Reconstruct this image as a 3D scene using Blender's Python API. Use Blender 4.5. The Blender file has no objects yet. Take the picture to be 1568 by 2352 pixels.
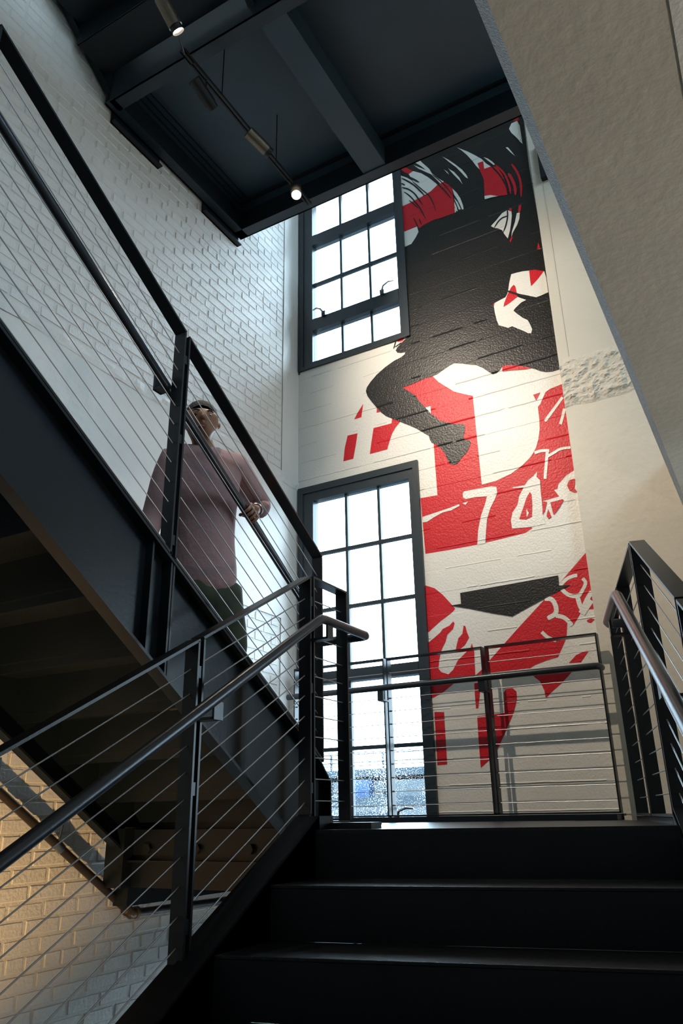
import bpy, bmesh, math, random
from mathutils import Vector, Matrix
random.seed(7)
SC = bpy.context.scene
COL = SC.collection
# ------------------------------------------------------------------ camera
F, PITCH, ROLL, YAW = 1753.4, math.radians(21.615), math.radians(-1.033), math.radians(29.242)
_h = Vector((-math.sin(YAW), math.cos(YAW), 0)); _rt = Vector((math.cos(YAW), math.sin(YAW), 0)); _up = Vector((0, 0, 1))
FW = _h*math.cos(PITCH) + _up*math.sin(PITCH); _u2 = _up*math.cos(PITCH) - _h*math.sin(PITCH)
RX = _rt*math.cos(ROLL) + _u2*math.sin(ROLL); UY = _u2*math.cos(ROLL) - _rt*math.sin(ROLL)
cam = bpy.data.cameras.new('camera'); cam_o = bpy.data.objects.new('camera', cam); COL.objects.link(cam_o)
cam.sensor_fit = 'VERTICAL'; cam.sensor_height = 36.0; cam.lens = F/2352*36
cam.clip_start = 0.02; cam.clip_end = 400
cam_o.matrix_world = Matrix((RX, UY, -FW)).transposed().to_4x4()
SC.camera = cam_o
# ------------------------------------------------------------------ light and exposure
SC.view_settings.view_transform = 'Standard'; SC.view_settings.look = 'None'
SC.view_settings.gamma = 1.0; SC.view_settings.exposure = 0.0; SC.view_settings.use_curve_mapping = False
SC.cycles.use_denoising = True
SC.cycles.max_bounces = 10; SC.cycles.diffuse_bounces = 5; SC.cycles.glossy_bounces = 4; SC.cycles.transparent_max_bounces = 16
SC.cycles.sample_clamp_indirect = 6.0
SKY = (0.60, 0.83, 1.0); SKY_STRENGTH = 13.0
w = bpy.data.worlds.new('sky'); SC.world = w; w.use_nodes = True
bg = w.node_tree.nodes['Background']; bg.inputs[0].default_value = (*SKY, 1); bg.inputs[1].default_value = SKY_STRENGTH

def add_light(name, kind, loc, target, energy, color, size=0.05, spot=60, blend=0.5):
    l = bpy.data.lights.new(name, kind); o = bpy.data.objects.new(name, l); COL.objects.link(o)
    o.location = loc; l.energy = energy; l.color = color
    if kind == 'SPOT':
        l.spot_size = math.radians(spot); l.spot_blend = blend; l.shadow_soft_size = size
    elif kind == 'AREA':
        l.shape = 'RECTANGLE'; l.size, l.size_y = size
    else:
        l.shadow_soft_size = size
    if target is not None:
        o.rotation_euler = (Vector(target)-Vector(loc)).to_track_quat('-Z', 'Y').to_euler()
    return o
for (xc, xw, zc, zh) in ((-2.77, 1.15, 4.95, 2.2), (-2.77, 1.15, 1.3, 2.7), (-2.77, 1.15, -1.85, 2.3), (1.35, 1.6, .55, 2.3)):   # daylight portals in the window openings
    p = add_light('window_portal', 'AREA', (xc, 5.40, zc), (xc, 0, zc), 1, (1, 1, 1), (xw, zh)); p.data.cycles.is_portal = True
FILL_RWIN = (-1.9, 2.2, 5.4, 8.1)                        # unseen opening added in the right wall, above the slab, for daylight fill
p = add_light('window_portal', 'AREA', (5.45, (FILL_RWIN[0]+FILL_RWIN[1])/2, (FILL_RWIN[2]+FILL_RWIN[3])/2), (0, (FILL_RWIN[0]+FILL_RWIN[1])/2, (FILL_RWIN[2]+FILL_RWIN[3])/2), 1, (1, 1, 1), (FILL_RWIN[1]-FILL_RWIN[0], FILL_RWIN[3]-FILL_RWIN[2])); p.data.cycles.is_portal = True
WARM = (1.0, 0.85, 0.68)
# lamps outside the frame: uplight on the lower flight, added fill for the soffit
add_light('lower_flight_lamp', 'SPOT', (-1.9, 0.9, -1.5), (-3.36, 2.6, 0.50), 290, (1.0, 0.62, 0.27), 0.03, 60, 0.9)
add_light('soffit_fill_light', 'SPOT', (2.6, 2.6, -.9), (1.2, 2.2, 1.8), 150, (1.0, 0.87, 0.72), 0.1, 120, 0.8)

# ------------------------------------------------------------------ helpers
def V(*a): return Vector(a)
def ray(x, y): return FW + RX*((x-784)/F) - UY*((y-1176)/F)
def at_y(x, y, Y):
    d = ray(x, y); return d*(Y/d.y)
class MB:
    def __init__(s): s.v = []; s.f = []
    def add(s, vs, fs):
        n = len(s.v); s.v += [Vector(a) for a in vs]; s.f += [tuple(i+n for i in f) for f in fs]; return s
    def box(s, a, b):
        x0, y0, z0 = a; x1, y1, z1 = b
        return s.add([(x0,y0,z0),(x1,y0,z0),(x1,y1,z0),(x0,y1,z0),(x0,y0,z1),(x1,y0,z1),(x1,y1,z1),(x0,y1,z1)],
                     [(0,3,2,1),(4,5,6,7),(0,1,5,4),(1,2,6,5),(2,3,7,6),(3,0,4,7)])
    def obox(s, c, ax, ay, az):            # centre and half-extent vectors
        c, ax, ay, az = Vector(c), Vector(ax), Vector(ay), Vector(az)
        if ax.cross(ay).dot(az) < 0: ax = -ax
        vs = [c+ax*i+ay*j+az*k for k in (-1, 1) for i, j in ((-1,-1),(1,-1),(1,1),(-1,1))]
        return s.add(vs, [(0,3,2,1),(4,5,6,7),(0,1,5,4),(1,2,6,5),(2,3,7,6),(3,0,4,7)])
    def bar(s, p, q, wdir, w, t):          # flat bar from p to q, width w along wdir, thickness t
        p, q = Vector(p), Vector(q); d = (q-p); L = d.length; d.normalize()
        wv = Vector(wdir); wv = (wv - d*wv.dot(d)).normalized(); n = d.cross(wv)
        return s.obox((p+q)/2, d*L/2, wv*w/2, n*t/2)
    def prism(s, poly, ext):               # planar polygon extruded by a vector
        poly = [Vector(p) for p in poly]; ext = Vector(ext); n = len(poly)
        nrm = Vector((0, 0, 0))
        for i in range(n): nrm += poly[i].cross(poly[(i+1) % n])
        if nrm.dot(ext) > 0: poly = poly[::-1]
        vs = poly + [p+ext for p in poly]
        fs = [tuple(range(n)), tuple(range(2*n-1, n-1, -1))] + [(i, i+n, (i+1) % n+n, (i+1) % n) for i in range(n)]
        return s.add(vs, fs)
    def tube(s, pts, r, seg=10, cap=True):
        pts = [Vector(p) for p in pts]; n = len(pts); rs = r if isinstance(r, (list, tuple)) else [r]*n
        base = len(s.v); prev = None
        for i, p in enumerate(pts):
            if i == 0: d = pts[1]-p
            elif i == n-1: d = p-pts[i-1]
            else: d = (pts[i+1]-p).normalized()+(p-pts[i-1]).normalized()
            d.normalize()
            if prev is None:
                a = Vector((0, 0, 1)) if abs(d.z) < .9 else Vector((1, 0, 0)); u = d.cross(a).normalized()
            else:
                u = (prev - d*prev.dot(d)).normalized()
            prev = u; v = d.cross(u)
            k = 1.0
            if 0 < i < n-1:
                c = max(.5, (pts[i+1]-p).normalized().dot(d)); k = 1/c
            for j in range(seg):
                t = 2*math.pi*j/seg; s.v.append(p+(u*math.cos(t)+v*math.sin(t))*rs[i])
        for i in range(n-1):
            for j in range(seg):
                a = base+i*seg+j; b = base+i*seg+(j+1) % seg; s.f.append((a, b, b+seg, a+seg))
        if cap:
            s.f.append(tuple(base+j for j in range(seg))[::-1]); s.f.append(tuple(base+(n-1)*seg+j for j in range(seg)))
        return s
    def build(s, name, mat, parent=None, smooth=False, bevel=0):
        me = bpy.data.meshes.new(name); o = None
        if parent is not None and parent.type == 'EMPTY' or parent is not None:
            off = parent.matrix_basis.translation if parent.parent is None else (parent.matrix_basis.translation+parent.parent.matrix_basis.translation)
        else: off = Vector((0, 0, 0))
        me.from_pydata([p-off for p in s.v], [], s.f); me.update()
        bm = bmesh.new(); bm.from_mesh(me); bmesh.ops.recalc_face_normals(bm, faces=bm.faces); bm.to_mesh(me); bm.free()
        o = bpy.data.objects.new(name, me); COL.objects.link(o)
        if mat: me.materials.append(mat)
        if smooth:
            for p in me.polygons: p.use_smooth = True
            me.set_sharp_from_angle(angle=math.radians(50))
        if parent is not None: o.parent = parent
        if bevel:
            m = o.modifiers.new('bevel', 'BEVEL'); m.width = bevel; m.segments = 2; m.limit_method = 'ANGLE'
        return o
def tag(o, label=None, cat=None, group=None, kind=None):
    if label: o['label'] = label
    if cat: o['category'] = cat
    if group: o['group'] = group
    if kind: o['kind'] = kind
    return o
def thing(name, label, cat, loc=(0, 0, 0), group=None):
    o = bpy.data.objects.new(name, None); COL.objects.link(o); o.location = loc; o.empty_display_size = .1
    return tag(o, label, cat, group)

# ------------------------------------------------------------------ materials
def mat(name, color, rough=.5, metal=0, spec=.5, bump=None, vary=0, vscale=6, coat=0):
    m = bpy.data.materials.new(name); m.use_nodes = True; nt = m.node_tree; b = nt.nodes['Principled BSDF']
    b.inputs['Base Color'].default_value = (*color, 1); b.inputs['Roughness'].default_value = rough
    b.inputs['Metallic'].default_value = metal; b.inputs['Specular IOR Level'].default_value = spec
    if coat: b.inputs['Coat Weight'].default_value = coat; b.inputs['Coat Roughness'].default_value = .2
    g = nt.nodes.new('ShaderNodeNewGeometry')
    if vary:
        n = nt.nodes.new('ShaderNodeTexNoise'); n.inputs['Scale'].default_value = vscale; n.inputs['Detail'].default_value = 5
        nt.links.new(g.outputs['Position'], n.inputs['Vector'])
        mx = nt.nodes.new('ShaderNodeMix'); mx.data_type = 'RGBA'
        mx.inputs['A'].default_value = (*[c*(1-vary) for c in color], 1); mx.inputs['B'].default_value = (*[min(1, c*(1+vary)) for c in color], 1)
        nt.links.new(n.outputs['Fac'], mx.inputs['Factor']); nt.links.new(mx.outputs['Result'], b.inputs['Base Color'])
    if bump == 'boards':
        boards(nt, g, b)
    elif bump:
        sc, st = bump
        n = nt.nodes.new('ShaderNodeTexNoise'); n.inputs['Scale'].default_value = sc; n.inputs['Detail'].default_value = 6
        nt.links.new(g.outputs['Position'], n.inputs['Vector'])
        bp = nt.nodes.new('ShaderNodeBump'); bp.inputs['Strength'].default_value = st; bp.inputs['Distance'].default_value = .01
        nt.links.new(n.outputs['Fac'], bp.inputs['Height']); nt.links.new(bp.outputs['Normal'], b.inputs['Normal'])
    return m
def boards(nt, g, b, pitch=.172, strength=.8):
    """board-marked cast concrete: a raised fin at every board joint, grain along the boards, coarse pitting"""
    def N(t, **k):
        n = nt.nodes.new(t)
        for a, v in k.items(): setattr(n, a, v)
        return n
    def M(op, a, bb=None):
        n = N('ShaderNodeMath', operation=op)
        for i, s in enumerate((a, bb)):
            if s is None: continue
            if isinstance(s, (int, float)): n.inputs[i].default_value = s
            else: nt.links.new(s, n.inputs[i])
        return n.outputs[0]
    sep = N('ShaderNodeSeparateXYZ'); nt.links.new(g.outputs['Position'], sep.inputs[0])
    n1 = N('ShaderNodeTexNoise'); n1.inputs['Scale'].default_value = 9; n1.inputs['Detail'].default_value = 3; nt.links.new(g.outputs['Position'], n1.inputs['Vector'])
    zz = M('ADD', sep.outputs[2], M('MULTIPLY', n1.outputs['Fac'], .010))
    fr = M('FRACT', M('DIVIDE', zz, pitch))
    idx = M('FLOOR', M('DIVIDE', zz, pitch))
    step = M('FRACT', M('MULTIPLY', M('SINE', M('MULTIPLY', idx, 12.99)), 43.7))
    fin = M('MAXIMUM', M('SUBTRACT', 1.0, M('MULTIPLY', M('ABSOLUTE', M('SUBTRACT', fr, .04)), 25.0)), 0.0)
    n2 = N('ShaderNodeTexNoise'); n2.inputs['Scale'].default_value = 2.2; n2.inputs['Detail'].default_value = 2; nt.links.new(g.outputs['Position'], n2.inputs['Vector'])
    fin = M('MULTIPLY', fin, M('GREATER_THAN', n2.outputs['Fac'], .47))
    n3 = N('ShaderNodeTexNoise'); n3.inputs['Scale'].default_value = 75; n3.inputs['Detail'].default_value = 4; nt.links.new(g.outputs['Position'], n3.inputs['Vector'])
    h = M('ADD', M('MULTIPLY', step, .22), M('ADD', M('MULTIPLY', fin, .34), M('MULTIPLY', n3.outputs['Fac'], .28)))
    bp = N('ShaderNodeBump'); bp.inputs['Filter Width'].default_value = 1.0; bp.inputs['Strength'].default_value = strength; bp.inputs['Distance'].default_value = .016
    nt.links.new(h, bp.inputs['Height']); nt.links.new(bp.outputs['Normal'], b.inputs['Normal'])
WHITE = (.74, .715, .66)
M = {}
M['brick'] = mat('painted_brick', (.76, .745, .71), .42, bump=(55, .55), vary=.05, vscale=3)
M['mortar'] = mat('painted_mortar', (.72, .70, .66), .5, bump=(80, .5))
M['plaster'] = mat('painted_plaster', (.74, .72, .68), .42, bump=(14, .5), vary=.06, vscale=2)
M['boards'] = mat('white_board_concrete', WHITE, .42, bump='boards')
M['concrete'] = mat('beige_concrete', (.62, .57, .48), .6, bump=(22, .45), vary=.08, vscale=2.5)
M['soffit'] = mat('grey_concrete_soffit', (.56, .52, .44), .65, bump=(26, .6), vary=.14, vscale=3)
M['cut'] = mat('cut_concrete_edge', (.68, .73, .78), .55, bump=(160, .9), vary=.3, vscale=90)  # blue window light on the chamfer is put into this colour
M['rough'] = mat('chipped_concrete', (.62, .57, .48), .8, bump=(60, .9))
M['m_black'] = mat('mural_black_paint', (.011, .011, .011), .40, spec=.36, bump='boards')
M['m_red'] = mat('mural_red_paint', (.56, .010, .020), .44, spec=.35, bump='boards')
M['m_white'] = mat('mural_white_paint', WHITE, .42, bump='boards')
M['deck'] = mat('blue_black_deck_plate', (.034, .064, .088), .5, vary=.3, vscale=2)
M['beam'] = mat('blue_black_beam', (.016, .027, .037), .45, vary=.25, vscale=4)
M['steel'] = mat('black_painted_steel', (.006, .010, .0145), .36, spec=.32, bump=(60, .06), vary=.25, vscale=8)
M['rail'] = mat('black_flat_bar', (.008, .011, .0145), .34, spec=.4, bump=(90, .05))
M['pipe'] = mat('dark_handrail_steel', (.045, .050, .058), .30, metal=.55, bump=(70, .04))
M['tread'] = mat('worn_black_tread', (.008, .011, .015), .34, spec=.4, bump=(120, .25), vary=.4, vscale=14)
M['cable'] = mat('stainless_cable', (.44, .45, .46), .45, metal=1)
M['frame'] = mat('dark_window_steel', (.020, .030, .038), .35, bump=(40, .08))
M['worn'] = mat('rusty_jamb_strip', (.10, .055, .03), .7, bump=(50, .6), vary=.6, vscale=20)
M['chrome'] = mat('grey_metal', (.35, .36, .37), .3, metal=1)
M['brass'] = mat('bronze_fitting', (.16, .10, .055), .42, metal=.7, bump=(80, .3))
M['sprinkler'] = mat('dark_pipe', (.035, .026, .018), .4, metal=.3)
M['lamp'] = mat('brushed_bronze_lamp', (.20, .155, .115), .38, metal=.8, bump=(60, .1))
M['lamp_dark'] = mat('dark_lamp', (.02, .018, .016), .45, metal=.3)
M['floor'] = mat('pale_floor', (.36, .33, .29), .5)
M['wall_plain'] = mat('plain_wall', (.68, .66, .62), .7)
M['skin'] = mat('skin', (.20, .085, .04), .5)
M['eye'] = mat('eye', (.05, .035, .025), .25)
M['lip'] = mat('lip', (.16, .05, .035), .5)
M['hair'] = mat('hair', (.012, .010, .009), .7, bump=(90, .6))
M['shirt'] = mat('mauve_shirt', (.30, .185, .185), .85, bump=(28, .5), vary=.08)
M['shorts'] = mat('camo_shorts', (.035, .042, .022), .85, vary=.75, vscale=16)
M['shoe'] = mat('shoe', (.03, .03, .035), .6)
M['roof'] = mat('outside_pale', (.05, .06, .07), .8)
M['roof_dark'] = mat('outside_dark', (.010, .020, .030), .8)
M['blue'] = mat('outside_blue', (.006, .03, .09), .7)
M['ground'] = mat('outside_ground', (.03, .035, .04), .9)
def emit(name, c, s):
    m = bpy.data.materials.new(name); m.use_nodes = True; nt = m.node_tree; nt.nodes.clear()
    e = nt.nodes.new('ShaderNodeEmission'); e.inputs[0].default_value = (*c, 1); e.inputs[1].default_value = s
    o = nt.nodes.new('ShaderNodeOutputMaterial'); nt.links.new(e.outputs[0], o.inputs[0]); return m
M['bulb'] = emit('lamp_lens', (1, .86, .70), 14)
def glass(name, rain):
    m = bpy.data.materials.new(name); m.use_nodes = True; nt = m.node_tree; nt.nodes.clear()
    t = nt.nodes.new('ShaderNodeBsdfTransparent'); gl = nt.nodes.new('ShaderNodeBsdfGlossy'); gl.inputs['Roughness'].default_value = .03
    mx = nt.nodes.new('ShaderNodeMixShader'); fr = nt.nodes.new('ShaderNodeFresnel'); fr.inputs[0].default_value = 1.2
    o = nt.nodes.new('ShaderNodeOutputMaterial')
    nt.links.new(fr.outputs[0], mx.inputs[0]); nt.links.new(t.outputs[0], mx.inputs[1]); nt.links.new(gl.outputs[0], mx.inputs[2])
    if rain:       # rain drops scattering daylight
        g = nt.nodes.new('ShaderNodeNewGeometry'); n = nt.nodes.new('ShaderNodeTexVoronoi'); n.inputs['Scale'].default_value = 95
        nt.links.new(g.outputs['Position'], n.inputs['Vector'])
        n2 = nt.nodes.new('ShaderNodeTexNoise'); n2.inputs['Scale'].default_value = 4; nt.links.new(g.outputs['Position'], n2.inputs['Vector'])
        th = nt.nodes.new('ShaderNodeMath'); th.operation = 'MULTIPLY'; th.inputs[1].default_value = .62; nt.links.new(n2.outputs['Fac'], th.inputs[0])
        lt = nt.nodes.new('ShaderNodeMath'); lt.operation = 'LESS_THAN'; nt.links.new(n.outputs['Distance'], lt.inputs[0]); nt.links.new(th.outputs[0], lt.inputs[1])
        sc = nt.nodes.new('ShaderNodeMath'); sc.operation = 'MULTIPLY'; sc.inputs[1].default_value = .40; nt.links.new(lt.outputs[0], sc.inputs[0])
        tr = nt.nodes.new('ShaderNodeBsdfTranslucent'); tr.inputs[0].default_value = (.9, .95, 1, 1)
        m2 = nt.nodes.new('ShaderNodeMixShader'); nt.links.new(sc.outputs[0], m2.inputs[0]); nt.links.new(mx.outputs[0], m2.inputs[1]); nt.links.new(tr.outputs[0], m2.inputs[2])
        nt.links.new(m2.outputs[0], o.inputs[0])
    else:
        nt.links.new(mx.outputs[0], o.inputs[0])
    return m
M['glass'] = glass('window_glass', False); M['wet_glass'] = glass('wet_window_glass', True)

# ------------------------------------------------------------------ the setting
XB, YW, YP = -3.36, 5.22, 5.15            # brick wall face, window wall face, pier face
ZB, ZT, YBACK, XR = -3.4, 8.6, -4.0, 5.2
LX0, LX1 = -3.345, -2.20                  # both window openings
W1Z0, W1Z1, W2Z0, W2Z1, W3Z0, W3Z1 = 3.865, 6.02, -.14, 2.668, -3.0, -.70
SX0, SX1, SZ0, SZ1 = .55, 2.15, -.6, 1.70      # unseen side window added under the slab for blue daylight, right of the frame
s = MB()
s.box((LX1, YW, ZB), (SX0, YW+.3, ZT)); s.box((SX1, YW, ZB), (XR, YW+.3, ZT)); s.box((SX0, YW, ZB), (SX1, YW+.3, SZ0)); s.box((SX0, YW, SZ1), (SX1, YW+.3, ZT)); s.box((XB-.3, YW, W1Z1), (LX1, YW+.3, ZT)); s.box((LX0, YW, W2Z1), (LX1, YW+.3, W1Z0))
s.box((XB-.3, YW, ZB), (LX1, YW+.3, W3Z0)); s.box((LX0, YW, W3Z1), (LX1, YW+.3, W2Z0)); s.box((XB-.3, YW, W3Z0), (LX0, YW+.3, W1Z1))
wall_w = tag(s.build('wall_window', M['boards']), kind='structure')
# pier right of the mural, with the chipped band
s = MB(); s.box((-.975, YP, ZB), (SX0, YW-.001, ZT)); s.box((SX1, YP, ZB), (XR, YW-.001, ZT)); s.box((SX0, YP, ZB), (SX1, YW-.001, SZ0)); s.box((SX0, YP, SZ1), (SX1, YW-.001, ZT))
pier = tag(s.build('wall_pier', M['concrete']), kind='structure')
def rough_patch():
    nx, nz = 70, 34; x0, x1, z0, z1 = -.972, .3, 2.76, 3.17
    vs, fs = [], []
    from mathutils import noise
    for j in range(nz+1):
        for i in range(nx+1):
            u, v = i/nx, j/nz
            wob = .03*noise.noise(V(u*9, v*0, 3.1)) ; zz = z0+(z1-z0)*v + (wob if 0 < j < nz else wob)
            e = min(1, min(v, 1-v)*7)
            d = (.012 + .022*max(0, noise.fractal(V(u*26, 5.0, v*9), .9, 2.1, 4)+.25))*e
            vs.append((x0+(x1-x0)*u, YP-.001-d, zz - .06*(u)*0))
    for j in range(nz):
        for i in range(nx):
            a = j*(nx+1)+i; fs.append((a, a+1, a+nx+2, a+nx+1))
    m = MB(); m.add(vs, fs); return m.build('chipped_band', M['rough'], pier, smooth=False)
rough_patch()
MB().box((-.90, YP-.05, 4.895), (-.55, YP-.0005, 5.28)).build('steel_plate', M['steel'], pier)
MB().box((-.8985, YP-.004, 3.16), (-.8955, YP-.0005, 4.895)).build('form_joint', M['concrete'], pier)
# left wall: backing, cast band, corner strip, bricks
BAND0, BAND1, YE = 1.47, 2.72, 4.96
MB_ = MB().box((XB-.3, YBACK, ZB), (XB-.007, YW, ZT))
wall_l = tag(MB_.build('wall_left', M['mortar']), kind='structure')
def lumpy(x, y0, y1, z0, z1, ny, nz, amp, seed, name):
    from mathutils import noise
    vs, fs = [], []
    for j in range(nz+1):
        for i in range(ny+1):
            y = y0+(y1-y0)*i/ny; z = z0+(z1-z0)*j/nz
            vs.append((x+amp*noise.fractal(V(y*3, z*3, seed), 1, 2, 4), y, z))
    for j in range(nz):
        for i in range(ny):
            a = j*(ny+1)+i; fs.append((a, a+1, a+ny+2, a+ny+1))
    m = MB(); m.add(vs, fs); o = m.build(name, M['plaster'], wall_l, smooth=True); return o
lumpy(XB+.001, YBACK, YW, BAND0, BAND1, 120, 20, .004, 1.7, 'cast_band')
lumpy(XB+.001, YE, YW, BAND1, ZT, 6, 80, .003, 4.2, 'corner_strip')
lumpy(XB+.001, YE+.02, YW, ZB, BAND0, 6, 60, .003, 7.2, 'corner_strip')
for (z0, z1) in ((BAND1-.06, BAND1+.03),):      # coarse ledge where the band meets the bricks
    from mathutils import noise
    m = MB(); n = 160; vs, fs = [], []
    for i in range(n+1):
        y = 1.2+(YW-1.2)*i/n
        for k in range(4):
            z = z0+(z1-z0)*k/3+.02*noise.noise(V(y*4, k, 9)); d = (.004 if k in (0, 3) else .004+.014*max(0, noise.noise(V(y*11, k*3, 2))+.2))
            vs.append((XB+d, y, z))
    for i in range(n):
        for k in range(3): fs.append((i*4+k, i*4+k+1, i*4+k+5, i*4+k+4))
    m.add(vs, fs); m.build('mortar_ledge', M['plaster'], wall_l, smooth=False)
# bricks: 300 shown largest are objects, the others one part
BL, BH, PITCHZ, PITCHY = .2, .0665, .0762, .2125
def brick_mesh(seed, L):
    r = random.Random(seed); d = .0085; a = .0055
    j = lambda s=.0016: r.uniform(-s, s)
    vs = [(0, -L/2, -BH/2), (0, L/2, -BH/2), (0, L/2, BH/2), (0, -L/2, BH/2)]
    fr = [(d, -L/2+a, -BH/2+a), (d, 0, -BH/2+a), (d, L/2-a, -BH/2+a), (d, L/2-a, BH/2-a), (d, 0, BH/2-a), (d, -L/2+a, BH/2-a)]
    vs += [(x+j(.001), y+j(), z+j()) for x, y, z in fr]
    return vs, [(0, 1, 6, 5, 4), (1, 2, 7, 6), (2, 3, 9, 8, 7), (3, 0, 4, 9), (4, 5, 8, 9), (5, 6, 7, 8)]
variants = []
for k in range(5):
    L = BL if k < 4 else .098
    vs, fs = brick_mesh(50+k, L); me = bpy.data.meshes.new('brick'); me.from_pydata([Vector(v) for v in vs], [], fs); me.update(); me.materials.append(M['brick']); variants.append((me, vs, fs))
cand = []
def proj(P):
    d = P.dot(FW)
    return (784+F*P.dot(RX)/d, 1176-F*P.dot(UY)/d, d) if d > .1 else (0, 0, -1)
row = 0
for (z0, z1) in ((ZB, BAND0-.01), (BAND1+.045, ZT)):
    nrow = int((z1-z0)/PITCHZ)
    for i in range(nrow):
        z = z1-.038-i*PITCHZ if z0 == ZB else z0+.038+i*PITCHZ
        row += 1
        hdr = (row % 7 == 0)
        py = PITCHY/2 if hdr else PITCHY
        y = YE-.01-(py if hdr else PITCHY)/2 + .0 - (0.5*PITCHY if row % 2 else 0)*(0 if hdr else 1)
        yy = YE-.01
        first = True
        while yy > -.6:
            L = .098 if (hdr or (first and row % 2)) else BL
            c = yy-L/2; yy -= L+.0125; first = False
            P = V(XB, c, z); px, pyy, d = proj(P)
            inv = -60 < px < 1628 and -60 < pyy < 2412 and d > 0
            a = d if inv else 1e3+abs(c)
            # seen area of the brick in the picture
            if inv:
                q = [proj(P+V(0, sy*L/2, sz*BH/2))[:2] for sy, sz in ((-1, -1), (1, -1), (1, 1), (-1, 1))]
                ar = abs(sum(q[k][0]*q[(k+1) % 4][1]-q[(k+1) % 4][0]*q[k][1] for k in range(4)))/2
                hidden = (z < 1.47 and c < 3.2 and z > .45-.63*(c-2.4)) or (z > 4.9-.7*(c-2.5) and c < 2.7)
                cand.append((-(ar if not hidden else 1), P, L, inv))
            else:
                cand.append((1+a, P, L, inv))
cand.sort(key=lambda t: t[0])
rest = MB()
for n, (k, P, L, inv) in enumerate(cand):
    vi = 4 if L < .15 else random.randrange(4)
    me, vs, fs = variants[vi]
    off = V(XB-.0115+random.uniform(-.001, .0022), P.y+random.uniform(-.002, .002), P.z+random.uniform(-.002, .002))
    rx = random.uniform(-.008, .008)
    if n < 300:
        o = bpy.data.objects.new('brick', me); COL.objects.link(o); o.parent = wall_l; o.location = off; o.rotation_euler = (rx, random.uniform(-.01, .01), random.uniform(-.006, .006))
    else:
        R = Matrix.Rotation(rx, 3, 'X'); rest.add([R @ Vector(v)+off for v in vs], fs)
tag(rest.build('brick_field', M['brick'], wall_l), kind='stuff')
# worn jamb strip beside the upper window, slab over the right, rest of the shell
MB().box((LX0-.012, YW-.004, W1Z0-.02), (LX0+.004, YW+.01, W1Z1)).build('jamb_strip', M['worn'], wall_w)
ZS, XS = 1.80, -.287
m = MB().prism([(XS, YBACK, ZS), (XS-.031, YBACK, ZS+.028), (XS-.031, YBACK, ZS+.42), (XR, YBACK, ZS+.42), (XR, YBACK, ZS)], (0, YP-.002-YBACK, 0))
slab = tag(m.build('ceiling_slab', M['soffit']), kind='structure')
slab.data.materials.append(M['cut'])
for p in slab.data.polygons:
    if abs(p.normal.x+.67) < .15 and abs(p.normal.z+.74) < .15: p.material_index = 1
MB().box((.090, YBACK, ZS-.007), (.50, 1.9, ZS+.0005)).build('drop_beam', M['boards'], slab)
tag(MB().box((XB-.3, YBACK-.3, ZB-.3), (XR+.3, YW+.3, ZB)).build('floor', M['floor']), kind='structure')
tag(MB().box((XB-.3, YBACK-.3, ZT), (XR+.3, YW+.3, ZT+.3)).build('ceiling', M['wall_plain']), kind='structure')
tag(MB().box((XB-.3, YBACK-.3, ZB), (XR+.3, YBACK, ZT)).build('wall_back', M['floor']), kind='structure')
m = MB(); ry0, ry1, rz0, rz1 = FILL_RWIN                       # right wall with the added daylight opening above the slab
m.box((XR, YBACK, ZB), (XR+.3, ry0, ZT)); m.box((XR, ry1, ZB), (XR+.3, YW, ZT)); m.box((XR, ry0, ZB), (XR+.3, ry1, rz0)); m.box((XR, ry0, rz1), (XR+.3, ry1, ZT))
tag(m.build('wall_right', M['wall_plain']), kind='structure')

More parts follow.
